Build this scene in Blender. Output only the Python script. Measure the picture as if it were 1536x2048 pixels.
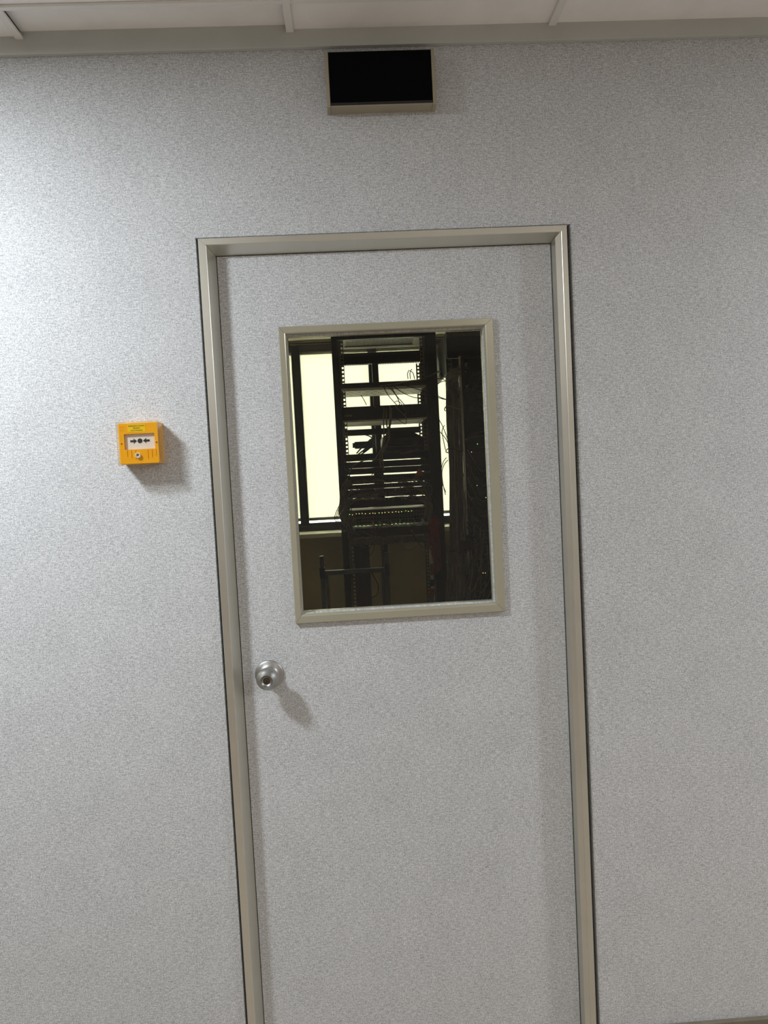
import bpy, bmesh, math, random
from mathutils import Vector, Matrix
random.seed(7)
C = bpy.context.scene.collection
for o in list(bpy.data.objects): bpy.data.objects.remove(o)
PI = math.pi

# ------------------------------------------------------------ camera
YAW, PITCH, ROLL, DIST, EYE, FPX = .0427, -.0538, -.0515, 1.7547, 1.5, 1480.0
cy, sy, cp, sp = math.cos(YAW), math.sin(YAW), math.cos(PITCH), math.sin(PITCH)
FW = Vector((sy*cp, cy*cp, sp)); r0 = Vector((cy, -sy, 0)); u0 = r0.cross(FW)
RT = math.cos(ROLL)*r0 + math.sin(ROLL)*u0
UP = -math.sin(ROLL)*r0 + math.cos(ROLL)*u0
CAMP = Vector((0, -DIST, EYE))
cd = bpy.data.cameras.new('camera'); cam = bpy.data.objects.new('camera', cd); C.objects.link(cam)
cd.sensor_fit = 'VERTICAL'; cd.sensor_height = 24.0; cd.lens = FPX/2048*24.0
cd.clip_start = .02; cd.clip_end = 60
M = Matrix((RT, UP, -FW)).transposed().to_4x4(); M.translation = CAMP
cam.matrix_world = M
bpy.context.scene.camera = cam

def at(px, py, Y):
    """world point on the vertical plane at depth Y seen at a pixel of the 1536x2048 frame"""
    d = FW + RT*((px-768)/FPX) - UP*((py-1024)/FPX)
    return CAMP + d*((Y-CAMP.y)/d.y)

# ------------------------------------------------------------ light, exposure
w = bpy.data.worlds.new('daylight'); bpy.context.scene.world = w; w.use_nodes = True
bg = w.node_tree.nodes['Background']; bg.inputs[0].default_value = (.92, .95, 1.0, 1); bg.inputs[1].default_value = 12.0
vs = bpy.context.scene.view_settings
vs.view_transform = 'Standard'; vs.look = 'None'; vs.gamma = 1; vs.use_curve_mapping = False; vs.exposure = 0.0
# corridor ceiling downlights: (x, y, watts, colour)
CEIL = 2.507
LAMPS = [(-1.22, -.80, 36.5, (.94, 1, 1.05)), (2.55, -.80, 42, (.95, 1, 1.05)),
         (-1.22, -3.0, 9, (1, .93, .85)), (1.2, -3.0, 9, (1, .93, .85)), (3.2, -3.0, 11, (1, .93, .85))]  # unseen lamps behind the camera, added as fill

# ------------------------------------------------------------ helpers
def tag(o, label=None, cat=None, group=None, kind=None):
    if label: o['label'] = label
    if cat: o['category'] = cat
    if group: o['group'] = group
    if kind: o['kind'] = kind
    return o
def empty(name, loc=(0, 0, 0), label=None, cat=None, group=None, kind=None):
    o = bpy.data.objects.new(name, None); C.objects.link(o); o.location = loc; o.empty_display_size = .05
    return tag(o, label, cat, group, kind)

class MB:
    def __init__(s): s.bm = bmesh.new()
    def box(s, a, b, bev=0.0):
        lo = [min(a[i], b[i]) for i in range(3)]; hi = [max(a[i], b[i]) for i in range(3)]
        t = bmesh.new(); bmesh.ops.create_cube(t, size=1)
        for v in t.verts: v.co = Vector([lo[i]+(v.co[i]+.5)*(hi[i]-lo[i]) for i in range(3)])
        if bev: bmesh.ops.bevel(t, geom=list(t.edges), offset=bev, segments=2, affect='EDGES', profile=.6)
        s.merge(t); return s
    def merge(s, t, mat=None):
        if mat is not None: t.transform(mat)
        me = bpy.data.meshes.new('t'); t.to_mesh(me); t.free(); s.bm.from_mesh(me); bpy.data.meshes.remove(me)
    def prism(s, pts, y0, y1, bev=0.0):
        """polygon in XZ extruded along Y"""
        t = bmesh.new(); vs_ = [t.verts.new((p[0], y0, p[1])) for p in pts]; f = t.faces.new(vs_)
        r = bmesh.ops.extrude_face_region(t, geom=[f])
        for v in [e for e in r['geom'] if isinstance(e, bmesh.types.BMVert)]: v.co.y = y1
        bmesh.ops.recalc_face_normals(t, faces=list(t.faces))
        if bev: bmesh.ops.bevel(t, geom=list(t.edges), offset=bev, segments=2, affect='EDGES')
        s.merge(t); return s
    def loft(s, rings, close=True, caps=True):
        vv = [[s.bm.verts.new(p) for p in r] for r in rings]; n = len(rings[0])
        for a, b in zip(vv[:-1], vv[1:]):
            for i in range(n if close else n-1):
                j = (i+1) % n; s.bm.faces.new((a[i], a[j], b[j], b[i]))
        if caps:
            s.bm.faces.new(vv[0][::-1]); s.bm.faces.new(vv[-1])
        return s
    def lathe(s, prof, org, n=48, axis='-y'):
        """profile list of (radius, distance out along -Y) around org"""
        o = Vector(org); rings = []
        for r, h in prof:
            rings.append([o+Vector((r*math.cos(2*PI*i/n), -h, r*math.sin(2*PI*i/n))) for i in range(n)])
        return s.loft(rings)
    def cyl(s, a, b, r, n=12):
        a = Vector(a); b = Vector(b); d = (b-a).normalized(); q = d.to_track_quat('Z', 'Y')
        R = [[p+q @ Vector((r*math.cos(2*PI*i/n), r*math.sin(2*PI*i/n), 0)) for i in range(n)] for p in (a, b)]
        return s.loft(R)
    def tube(s, pts, r, n=6, sub=4):
        P = smooth(pts, sub); rings = []; prev = Vector((0, 1, .01))
        for i, p in enumerate(P):
            d = (P[min(i+1, len(P)-1)]-P[max(i-1, 0)]).normalized()
            if d.length == 0: d = Vector((0, 0, 1))
            x = d.cross(prev)
            if x.length < 1e-4: x = d.cross(Vector((1, 0, 0)))
            x.normalize(); y = x.cross(d).normalized(); prev = y
            rings.append([p+x*(r*math.cos(2*PI*k/n))+y*(r*math.sin(2*PI*k/n)) for k in range(n)])
        return s.loft(rings)
    def build(s, name, mat, parent=None, smooth_=False):
        me = bpy.data.meshes.new(name); bmesh.ops.recalc_face_normals(s.bm, faces=list(s.bm.faces))
        s.bm.to_mesh(me); s.bm.free()
        o = bpy.data.objects.new(name, me); C.objects.link(o)
        me.materials.append(mat)
        if smooth_:
            for p in me.polygons: p.use_smooth = True
            try: me.set_sharp_from_angle(angle=math.radians(40))
            except Exception: pass
        if parent is not None:
            o.parent = parent; o.matrix_parent_inverse = Matrix.Translation(-Vector(wloc(parent)))
        return o
def wloc(o):
    v = Vector(o.location)
    # only empties and unmoved meshes are used as parents; a mesh parent sits at its own empty's origin
    return v if o.parent is None else Vector((0, 0, 0))
def smooth(pts, sub):
    P = [Vector(p) for p in pts]
    if len(P) < 3 or sub < 2: return P
    out = []
    for i in range(len(P)-1):
        a = P[max(i-1, 0)]; b = P[i]; c = P[i+1]; d = P[min(i+2, len(P)-1)]
        for k in range(sub):
            t = k/sub
            out.append(.5*((2*b)+(c-a)*t+(2*a-5*b+4*c-d)*t*t+(3*b-a-3*c+d)*t**3))
    out.append(P[-1]); return out

# ------------------------------------------------------------ materials
def mat(name, col, rough=.5, metal=0.0, noise=0.0, nscale=40, bump=0.0, bscale=200, emit=None, estr=0, coat=0, spec=.5):
    m = bpy.data.materials.new(name); m.use_nodes = True; nt = m.node_tree; b = nt.nodes['Principled BSDF']
    b.inputs['Base Color'].default_value = (*col, 1); b.inputs['Roughness'].default_value = rough
    b.inputs['Metallic'].default_value = metal; b.inputs['Specular IOR Level'].default_value = spec
    if coat: b.inputs['Coat Weight'].default_value = coat
    if emit: b.inputs['Emission Color'].default_value = (*emit, 1); b.inputs['Emission Strength'].default_value = estr
    tc = nt.nodes.new('ShaderNodeTexCoord')
    if noise:
        n = nt.nodes.new('ShaderNodeTexNoise'); n.inputs['Scale'].default_value = nscale; n.inputs['Detail'].default_value = 4
        nt.links.new(tc.outputs['Object'], n.inputs['Vector'])
        r = nt.nodes.new('ShaderNodeValToRGB')
        r.color_ramp.elements[0].position = .3; r.color_ramp.elements[1].position = .7
        r.color_ramp.elements[0].color = (*[c*(1-noise) for c in col], 1)
        r.color_ramp.elements[1].color = (*[min(1, c*(1+noise)) for c in col], 1)
        nt.links.new(n.outputs['Fac'], r.inputs['Fac']); nt.links.new(r.outputs['Color'], b.inputs['Base Color'])
    if bump:
        n = nt.nodes.new('ShaderNodeTexNoise'); n.inputs['Scale'].default_value = bscale
        nt.links.new(tc.outputs['Object'], n.inputs['Vector'])
        bp = nt.nodes.new('ShaderNodeBump'); bp.inputs['Strength'].default_value = bump; bp.inputs['Distance'].default_value = .001
        nt.links.new(n.outputs['Fac'], bp.inputs['Height']); nt.links.new(bp.outputs['Normal'], b.inputs['Normal'])
    return m

def fabric_wall(name):
    """woven vinyl wall covering: fine speckle with horizontal weft streaks"""
    m = bpy.data.materials.new(name); m.use_nodes = True; nt = m.node_tree; b = nt.nodes['Principled BSDF']
    L = nt.links.new; N = nt.nodes.new
    geo = N('ShaderNodeNewGeometry')
    def layer(sc, scale, det, rough=.6):
        mp = N('ShaderNodeMapping'); mp.inputs['Location'].default_value = (0, .94/scale, 0); mp.inputs['Scale'].default_value = sc; L(geo.outputs['Position'], mp.inputs['Vector'])
        n = N('ShaderNodeTexNoise'); n.inputs['Scale'].default_value = scale; n.inputs['Detail'].default_value = det
        n.inputs['Roughness'].default_value = rough; L(mp.outputs['Vector'], n.inputs['Vector']); return n
    weft = layer((1, 0, 4.5), 75, 2); grain = layer((1, 0, 1.25), 330, 1.5, .7); warp = layer((3.2, 0, 1), 110, 1)
    blot = layer((1, 0, 1), 9, 2)
    def math_(op, a, b_):
        x = N('ShaderNodeMath'); x.operation = op
        for i, v in enumerate((a, b_)):
            if isinstance(v, (int, float)): x.inputs[i].default_value = v
            else: L(v, x.inputs[i])
        return x.outputs[0]
    s = math_('ADD', math_('MULTIPLY', weft.outputs['Fac'], .28), math_('MULTIPLY', grain.outputs['Fac'], .50))
    s = math_('ADD', s, math_('MULTIPLY', warp.outputs['Fac'], .14))
    s = math_('ADD', s, math_('MULTIPLY', blot.outputs['Fac'], .05))
    r = N('ShaderNodeValToRGB'); L(s, r.inputs['Fac']); e = r.color_ramp.elements
    e[0].position = .345; e[0].color = (.285, .29, .30, 1); e[1].position = .60; e[1].color = (.79, .805, .815, 1)
    k = e.new(.475); k.color = (.535, .547, .562, 1)
    L(r.outputs['Color'], b.inputs['Base Color']); b.inputs['Roughness'].default_value = .62
    b.inputs['Specular IOR Level'].default_value = .3
    bp = N('ShaderNodeBump'); bp.inputs['Strength'].default_value = .35; bp.inputs['Distance'].default_value = .0008
    L(s, bp.inputs['Height']); L(bp.outputs['Normal'], b.inputs['Normal'])
    return m

def thin_glass(name, tint, refl_rough=.0, fac_mul=1.0):
    m = bpy.data.materials.new(name); m.use_nodes = True; nt = m.node_tree; nt.nodes.clear(); L = nt.links.new; N = nt.nodes.new
    out = N('ShaderNodeOutputMaterial'); mx = N('ShaderNodeMixShader'); tr = N('ShaderNodeBsdfTransparent'); gl = N('ShaderNodeBsdfGlossy')
    fr = N('ShaderNodeFresnel'); fr.inputs['IOR'].default_value = 1.5
    tr.inputs['Color'].default_value = (*tint, 1); gl.inputs['Roughness'].default_value = refl_rough
    mu = N('ShaderNodeMath'); mu.operation = 'MULTIPLY'; mu.inputs[1].default_value = fac_mul; mu.use_clamp = True
    L(fr.outputs[0], mu.inputs[0]); L(mu.outputs[0], mx.inputs[0]); L(tr.outputs[0], mx.inputs[1]); L(gl.outputs[0], mx.inputs[2]); L(mx.outputs[0], out.inputs[0])
    return m

def blind_cloth(name):
    m = bpy.data.materials.new(name); m.use_nodes = True; nt = m.node_tree; nt.nodes.clear(); L = nt.links.new; N = nt.nodes.new
    out = N('ShaderNodeOutputMaterial'); mx = N('ShaderNodeMixShader'); t = N('ShaderNodeBsdfTranslucent'); d = N('ShaderNodeBsdfDiffuse')
    g = N('ShaderNodeNewGeometry'); wv = N('ShaderNodeTexNoise'); wv.inputs['Scale'].default_value = 160
    L(g.outputs['Position'], wv.inputs['Vector'])
    r = N('ShaderNodeValToRGB'); r.color_ramp.elements[0].color = (.86, .82, .66, 1); r.color_ramp.elements[1].color = (.96, .92, .77, 1)
    L(wv.outputs['Fac'], r.inputs['Fac']); L(r.outputs['Color'], t.inputs['Color'])
    d.inputs['Color'].default_value = (.75, .70, .55, 1); mx.inputs[0].default_value = .35
    L(t.outputs[0], mx.inputs[1]); L(d.outputs[0], mx.inputs[2])
    op = N('ShaderNodeMixShader'); tp = N('ShaderNodeBsdfTransparent'); op.inputs[0].default_value = .07   # the weave is 7 % open
    L(mx.outputs[0], op.inputs[1]); L(tp.outputs[0], op.inputs[2]); L(op.outputs[0], out.inputs[0])
    return m

WALL = fabric_wall('woven_wallcovering')
ALU = mat('champagne_aluminium', (.66, .65, .58), .38, .95, .04, 6, .05, 900)
VISION = mat('beige_vision_frame', (.44, .42, .32), .24, .3, .03, 8)
DARKGAP = mat('dark_gap_backing', (.035, .033, .022), .8, 0, .2, 50)
TRIM = mat('grey_trim_paint', (.56, .57, .54), .5, .1, .04, 10)
TILE = mat('ceiling_tile_board', (.93, .92, .90), .85, 0, .035, 14, .2, 400)
TBAR = mat('ceiling_grid_paint', (.84, .83, .80), .5, 0, .03, 20)
PAINT = mat('corridor_paint', (.62, .58, .53), .8, 0, .04, 4)
FLOORM = mat('vinyl_floor', (.41, .345, .285), .45, 0, .2, 12)
SRVWALL = mat('server_room_paint', (.58, .51, .35), .8, 0, .05, 5)
SRVCEIL = mat('server_room_ceiling_paint', (.93, .90, .78), .8, 0, .03, 6)
BASE = mat('brown_skirting', (.20, .175, .13), .35, .2, .1, 20)
STEEL = mat('satin_chrome', (.42, .42, .41), .40, 1.0, .05, 60)
BRASS = mat('worn_brass', (.17, .13, .085), .42, 1.0, .3, 300)
BLACKHOLE = mat('black_plastic', (.012, .012, .013), .45, 0, .2, 80)
YEL = mat('yellow_moulded_plastic', (1.0, .46, .002), .33, 0, .03, 30)
YELSTK = mat('yellow_sticker', (.95, .62, .004), .35, 0, .02, 30)
WHT = mat('white_plastic', (.86, .80, .74), .45, 0, .02, 30)
INK = mat('dark_ink', (.022, .022, .025), .6, 0, .1, 60)
SIGNB = mat('smoked_black_acrylic', (.0012, .0012, .0018), .4, 0, .1, 20, spec=.06)
SIGNH = mat('beige_enamel', (.36, .32, .235), .5, 0, .04, 20)
CLEAR = thin_glass('clear_polycarbonate', (.99, .985, .97), .07, .32)
GLASS = thin_glass('door_glass', (.93, .94, .92), 0, .65)
WINGLASS = thin_glass('window_glass', (.93, .96, .96))
RACK = mat('rack_black_enamel', (.018, .020, .022), .42, .1, .1, 30)
RACKG = mat('rack_grey_zinc', (.17, .16, .13), .45, .3, .15, 40)
RACKP = mat('rack_pale_tray', (.80, .78, .66), .5, .1, .08, 40)
DEV = mat('device_black', (.014, .014, .016), .45, .1, .2, 60)
DEVG = mat('device_dark_grey', (.05, .05, .045), .5, .1, .2, 60)
DEVO = mat('device_olive_grey', (.11, .105, .07), .5, .1, .2, 60)
WFRAME = mat('anthracite_window_frame', (.020, .023, .025), .35, .2, .08, 20)
SILL = mat('white_sill', (.85, .83, .76), .5, 0, .02, 10)
CAB_G = mat('cable_grey_sheath', (.25, .24, .20), .5, 0, .1, 60)
CAB_W = mat('cable_pale_sheath', (.42, .40, .34), .5, 0, .1, 60)
CAB_K = mat('cable_black_sheath', (.012, .012, .012), .45, 0, .1, 60)
CAB_R = mat('cable_red_sheath', (.30, .012, .015), .45, 0, .1, 60)
CAB_B = mat('cable_blue_sheath', (.012, .06, .11), .45, 0, .1, 60)
CAB_Y = mat('cable_yellow_sheath', (.30, .25, .08), .5, 0, .1, 60)
BLIND = blind_cloth('cream_roller_blind')
BLRAIL = mat('blind_rail_aluminium', (.34, .33, .27), .4, .3, .05, 30)
LADDER = mat('reflected_ladder_grey', (.15, .165, .18), .35, .6, .06, 20)  # dimmed to the faint tone of the glass reflection
LBLUE = mat('reflection_and_patch_blue', (.01, .03, .16), .45, 0, .1, 20)
GRNLED = mat('led_green', (.1, .8, .1), .5, emit=(.45, 1, .2), estr=4)
YELLED = mat('led_amber', (.9, .7, .1), .5, emit=(1, .75, .25), estr=4)
WHTLED = mat('led_white', (.9, .9, .9), .5, emit=(.9, .95, 1), estr=5)
LAMPM = mat('lamp_diffuser', (.9, .9, .9), .5, emit=(1, .97, .93), estr=6)
WARN = mat('orange_warning_sticker', (.55, .12, .02), .5, 0, .05, 40)
STKW = mat('white_label', (.6, .58, .5), .5, 0, .05, 40)

# ------------------------------------------------------------ the corridor shell
XL, XR, YB = -3.4, 4.2, -4.6
OX0, OX1, OZ = -.3275, .5485, 2.0605           # rough opening in the partition
tag(MB().box((XL, 0, 0), (OX0, .10, 2.66)).box((OX1, 0, 0), (XR, .10, 2.66)).box((OX0, 0, OZ), (OX1, .10, 2.66)).build('wall_front', WALL), kind='structure')
tag(MB().box((XL-.1, YB-.1, 0), (XR+.1, YB, 2.66)).build('wall_back', PAINT), kind='structure')
tag(MB().box((XL-.1, YB, 0), (XL, 4.0, 2.66)).build('wall_left', PAINT), kind='structure')
tag(MB().box((XR, YB, 0), (XR+.1, 4.0, 2.66)).build('wall_right', PAINT), kind='structure')
tag(MB().box((XL-.1, YB-.1, -.1), (XR+.1, 4.0, 0)).build('floor', FLOORM), kind='structure')
tag(MB().box((XL, -.012, CEIL-.0325), (XR, 0, CEIL+.02), .0015).build('trim_1', TRIM), kind='structure')
tag(MB().box((OX1+.002, -.012, 0), (XR, 0, .083), .002).box((XL, -.012, 0), (OX0-.002, 0, .083), .002).build('baseboard_front', BASE), kind='structure')

# suspended ceiling: grid bars and tiles
ceil = empty('ceiling', (0, -2, CEIL), kind='structure')
MB().box((XL, YB, CEIL+.09), (XR, 0, CEIL+.15)).build('soffit_slab', TILE, ceil)
bars_x = [-.686 + .603*k for k in range(-4, 9)]
bars_y = [-.1185 - .603*k for k in range(0, 8)]
for x in bars_x: MB().box((x-.0085, YB, CEIL), (x+.0085, -.0005, CEIL+.006), .0008).build('grid_bar', TBAR, ceil)
for y in bars_y: MB().box((XL, y-.006, CEIL+.0004), (XR, y+.006, CEIL+.0064), .0008).build('grid_bar', TBAR, ceil)
ys = [0.0] + bars_y + [YB]
xs = [XL] + bars_x + [XR]
for j in range(len(ys)-1):
    for i in range(len(xs)-1):
        up = .017 if (j == 0 and abs(xs[i]+.686) < .01) else .0068
        x0, x1, y0, y1 = xs[i]+.003, xs[i+1]-.003, ys[j+1]+.003, ys[j]-.003
        if x1-x0 < .02 or y1-y0 < .02: continue
        MB().box((x0, y0, CEIL+up), (x1, y1, CEIL+up+.012), .001).build('ceiling_tile', TILE, ceil)

# the corridor's downlights, the rear ones unseen and added as fill
for i, (x, y, wt, col) in enumerate(LAMPS):
    t = empty('ceiling_light', (x, y, CEIL), ['round ceiling downlight nearest the left side of the door wall', 'round ceiling downlight to the right of the door wall',
              'unseen downlight added as fill behind, on the left', 'unseen downlight added as fill behind, in the middle', 'unseen downlight added as fill behind, on the right'][i], 'light', 'corridor ceiling downlights')
    MB().lathe([(.085, 0), (.125, 0), (.125, .006), (.112, .012), (.09, .008), (.085, .004)], (0, 0, 0), 40).build('lamp_ring', TBAR, t, True).rotation_euler = (-PI/2, 0, 0)
    MB().lathe([(.001, 0), (.088, 0), (.088, .003), (.001, .003)], (0, 0, 0), 40).build('lamp_diffuser', LAMPM, t).rotation_euler = (-PI/2, 0, 0)
    for ch in t.children:
        ch.matrix_parent_inverse = Matrix.Identity(4); ch.rotation_euler = (PI/2, 0, 0)
    ld = bpy.data.lights.new('downlight', 'AREA'); ld.shape = 'DISK'; ld.size = .20; ld.energy = wt; ld.color = col
    lo = bpy.data.objects.new('lamp_light', ld); C.objects.link(lo); lo.parent = t; lo.location = (0, 0, -.018)

# ------------------------------------------------------------ door
LX0, LX1, LZ = -.2876, .509, 2.0265           # leaf edges
door = empty('door_1', (.11, 0, 0), kind='structure')
def frame_piece(kind, m):
    # profile: (inset towards the door, y)
    P = {'l': [(0, .052), (0, -.006), (.0012, -.0072), (.0172, -.0072), (.0185, -.006), (.0334, .030), (.0334, .052)],
         'r': [(0, .052), (0, -.006), (.0012, -.0072), (.0128, -.0072), (.0138, -.0064), (.0150, -.0044), (.0264, .0008), (.0290, .030), (.0290, .052)],
         't': [(0, .052), (0, -.006), (.0012, -.0072), (.0142, -.0072), (.0156, -.006), (.0305, .030), (.0305, .052)]}[kind]
    FX0, FX1, FZ = -.3210, .5380, 2.0570
    wl, wr, wt = .0334, .0290, .0305
    rings = []
    g = .00035
    if kind == 'l':
        a = [(FX0+d, y, 0) for d, y in P]; b = [(FX0+d, y, FZ-d*wt/wl-g) for d, y in P]
    elif kind == 'r':
        a = [(FX1-d, y, 0) for d, y in P]; b = [(FX1-d, y, FZ-d*wt/wr-g+.0015) for d, y in P]
    else:
        a = [(FX0+d*wl/wt, y, FZ-d) for d, y in P]; b = [(FX1-d*wr/wt-.0006, y, FZ-d) for d, y in P]
    return MB().loft([a, b]).build('door_frame_head' if kind == 't' else 'door_frame_jamb', m, door)
for k in 'lrt': frame_piece(k, ALU)
# dark backing added in the gaps around the frame to stop light leaks
MB().box((OX0+.0004, .030, 0), (OX0+.0064, .099, OZ-.001)).box((OX1-.0100, .034, 0), (OX1-.0004, .099, OZ-.001)).box((OX0+.0064, .054, LZ+.004), (OX1-.0100, .099, OZ-.001)).box((OX0+.0064, .0525, 0), (LX0-.002, .099, LZ+.004)).box((LX1+.002, .0525, 0), (OX1-.0100, .099, LZ+.004)).build('gap_backing', DARKGAP, door)
# thin olive return flange that shows in the gap on the right
MB().box((.5392, .006, 0), (.5406, .030, 2.052)).build('frame_flange', ALU, door)
# leaf with the vision opening
GX0, GX1, GZ0, GZ1 = -.1337, .3364, 1.1692, 1.8350
YD = .0300
lf = MB()
for a, b in (((LX0+.0016, YD, .006), (GX0, YD+.042, LZ-.0018)), ((GX1, YD, .006), (LX1-.0016, YD+.042, LZ-.0018)),
             ((GX0, YD, .006), (GX1, YD+.042, GZ0)), ((GX0, YD, GZ1), (GX1, YD+.042, LZ-.0018))): lf.box(a, b)
lf.build('door_leaf', WALL, door)
# vision frame: four mitred beads, each with face, rounded edges and an inner return
def bead(side):
    OXa, OXb, OZa, OZb = -.1512, .3597, 1.1457, 1.8550
    P = [(0, YD), (0, YD-.0075), (.0012, YD-.009), (.0145, YD-.009), (.0165, YD-.0075), (.0185, YD-.004), (.0195, YD+.010), (.0195, YD+.016), (.021, YD+.0175), (.021, YD+.028), (.0, YD+.028)]
    g = .0003
    def q(d): return OXa+d*(GX0-OXa+.0015)/.021, OXb-d*(OXb-GX1+.0015)/.021, OZa+d*(GZ0-OZa+.0015)/.021, OZb-d*(OZb-GZ1+.0015)/.021
    A, B = [], []
    for d, y in P:
        x0, x1, z0, z1 = q(d)
        if side == 'l': A.append((x0, y, z0+g)); B.append((x0, y, z1-g))
        if side == 'r': A.append((x1, y, z0+g)); B.append((x1, y, z1-g))
        if side == 'b': A.append((x0+g, y, z0)); B.append((x1-g, y, z0))
        if side == 't': A.append((x0+g, y, z1)); B.append((x1-g, y, z1))
    return A, B
vf = MB()
for s_ in 'lrbt': vf.loft(list(bead(s_)))
vfo = vf.build('vision_frame', VISION, door)
gp = MB().box((GX0-.004, YD+.029, GZ0-.004), (GX1+.004, YD+.033, GZ1+.004)).build('glass_pane', GLASS, door)

# door knob
kx, kz, ky = -.2220, 1.0250, YD
knob = MB().lathe([(.0325, 0), (.0348, .0005), (.0350, .002), (.0342, .0040), (.0322, .0052), (.0288, .0066), (.0245, .0084), (.0205, .0110), (.0180, .0185), (.0155, .0195), (.0140, .0220),
                   (.0138, .0270), (.0165, .0305), (.0225, .0340), (.0258, .0380), (.0266, .0420), (.0262, .0465), (.0240, .0520), (.0205, .0565), (.0170, .0605), (.0158, .0630), (.0150, .0642), (.0138, .0640), (.0122, .0612), (.0104, .0592), (.0092, .0586), (.0090, .0575)],
                  (kx, ky, kz), 64).build('door_knob', STEEL, door, True)
MB().lathe([(.0086, .0560), (.0086, .0578), (.0078, .0584), (.0002, .0584)], (kx, ky, kz), 40).build('key_cylinder', BRASS, knob, True)
kk = MB().box((kx-.0011, ky-.0590, kz-.0062), (kx+.0011, ky-.0580, kz+.0030))
kk.lathe([(.0066, .0582), (.0066, .0588), (.0058, .0588), (.0058, .0582)], (kx, ky, kz), 32)
kk.build('keyhole', BLACKHOLE, knob)

# ------------------------------------------------------------ yellow manual call point
cx0, cx1, cz0, cz1 = -.5205, -.4315, 1.5475, 1.6405
cp_ = empty('manual_call_point', ((cx0+cx1)/2, 0, (cz0+cz1)/2), 'yellow emergency break-glass call point with clear cover on the grey wall', 'call point')
YF = -.043
wx0, wx1, wz0, wz1 = cx0+.0120, cx1-.0085, cz0+.0330, cz0+.0685
bd = MB()
bd.box((cx0, YF+.006, cz0), (wx0, 0, cz1), .0).box((wx1, YF+.006, cz0), (cx1, 0, cz1)).box((wx0, YF+.006, cz0), (wx1, 0, wz0)).box((wx0, YF+.006, wz1), (wx1, 0, cz1))
bd.build('back_box', YEL, cp_)
fp = MB()
def rr(x0, x1, z0, z1, r=.004, n=5):
    out = []
    for (cx_, cz_, a0) in ((x1-r, z1-r, 0), (x0+r, z1-r, 90), (x0+r, z0+r, 180), (x1-r, z0+r, 270)):
        for i in range(n+1):
            a = math.radians(a0+90*i/n); out.append((cx_+r*math.cos(a), cz_+r*math.sin(a)))
    return out
def framed(mb, o, i, y0, y1, n=5, ro=.004, ri=.001, bev=.0012):
    A = rr(*o, ro, n); Bq = rr(*i, ri, n); Ao = rr(o[0]+bev, o[1]-bev, o[2]+bev, o[3]-bev, max(ro-bev, .0005), n)
    mb.loft([[(p[0], y1, p[1]) for p in A], [(p[0], y0+bev, p[1]) for p in A], [(p[0], y0, p[1]) for p in Ao], [(p[0], y0, p[1]) for p in Bq], [(p[0], y1, p[1]) for p in Bq], [(p[0], y1, p[1]) for p in A]], caps=False)
framed(fp, (cx0, cx1, cz0, cz1), (wx0, wx1, wz0, wz1), YF, YF+.008)
# moulded ribs below the window
for k, x in enumerate([cx0+.0165+.0092*i for i in range(8)]):
    if k in (3, 4): continue
    fp.box((x, YF-.0013, cz0+.006+abs(k-3.5)*.0035), (x+.0012, YF+.001, wz0-.001))
for dz in (.0035, .0075, .0115): fp.box((cx0+.003, YF-.0005, cz1-.004-dz-.0008), (cx0+.0155, YF+.001, cz1-.004-dz))
fp.build('front_cover', YEL, cp_, True)
el = MB().box((wx0-.001, YF+.0065, wz0-.001), (wx1+.001, YF+.0095, wz1+.001)).build('break_panel', WHT, cp_)
ar = MB(); mx_, mz_ = (wx0+wx1)/2-.0005, (wz0+wz1)/2+.0015; ya, yb = YF+.0060, YF+.0066
ar.prism([(mx_+.0055*math.cos(2*PI*i/32), mz_+.0055*math.sin(2*PI*i/32)) for i in range(32)], ya, yb)
for s_ in (-1, 1):
    tip = mx_+s_*.0068
    ar.prism([(tip, mz_), (tip+s_*.0078, mz_+.0062), (tip+s_*.0068, mz_+.0024), (tip+s_*.0150, mz_+.0024), (tip+s_*.0150, mz_-.0024), (tip+s_*.0068, mz_-.0024), (tip+s_*.0078, mz_-.0062)], ya, yb)
ar.build('arrow_symbol', INK, el)
stk = MB().box((cx0+.0215, YF-.0004, cz1-.0205), (cx0+.0615, YF+.0002, cz1-.0035)).build('instruction_sticker', YELSTK, cp_)
def text(body, size, loc, m, parent, align='CENTER', name='lettering'):
    cu = bpy.data.curves.new('t', 'FONT'); cu.body = body; cu.size = size; cu.align_x = align; cu.align_y = 'CENTER'; cu.extrude = .00008
    tmp = bpy.data.objects.new('t', cu); C.objects.link(tmp); bpy.context.view_layer.update()
    me = bpy.data.meshes.new_from_object(tmp.evaluated_get(bpy.context.evaluated_depsgraph_get())); bpy.data.objects.remove(tmp)
    me.transform(Matrix.Translation(loc) @ Matrix.Rotation(PI/2, 4, 'X'))
    b = MB(); b.bm.from_mesh(me); bpy.data.meshes.remove(me)
    return b.build(name, m, parent)
scx = cx0+.0415
text('EMERGENCY DOOR', .0040, (scx, YF-.00055, cz1-.0072), INK, stk)
text('RELEASE', .0040, (scx, YF-.00055, cz1-.0120), INK, stk)
text('uscita di emergenza', .0034, (scx, YF-.00055, cz1-.0167), INK, stk)
for sx, sz in ((cx0+.0058, cz0+.0475), (cx1-.0048, cz0+.0475)):
    sc = MB().lathe([(.0001, 0), (.0022, 0), (.0024, .0006), (.0016, .0009), (.0014, .0003), (.0001, .0003)], (sx, YF, sz), 20).build('screw', YEL, cp_, True)
    MB().lathe([(.0001, .0002), (.0013, .0002), (.0013, .0006), (.0001, .0006)], (sx, YF, sz), 16).build('screw_slot', INK, sc)
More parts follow.
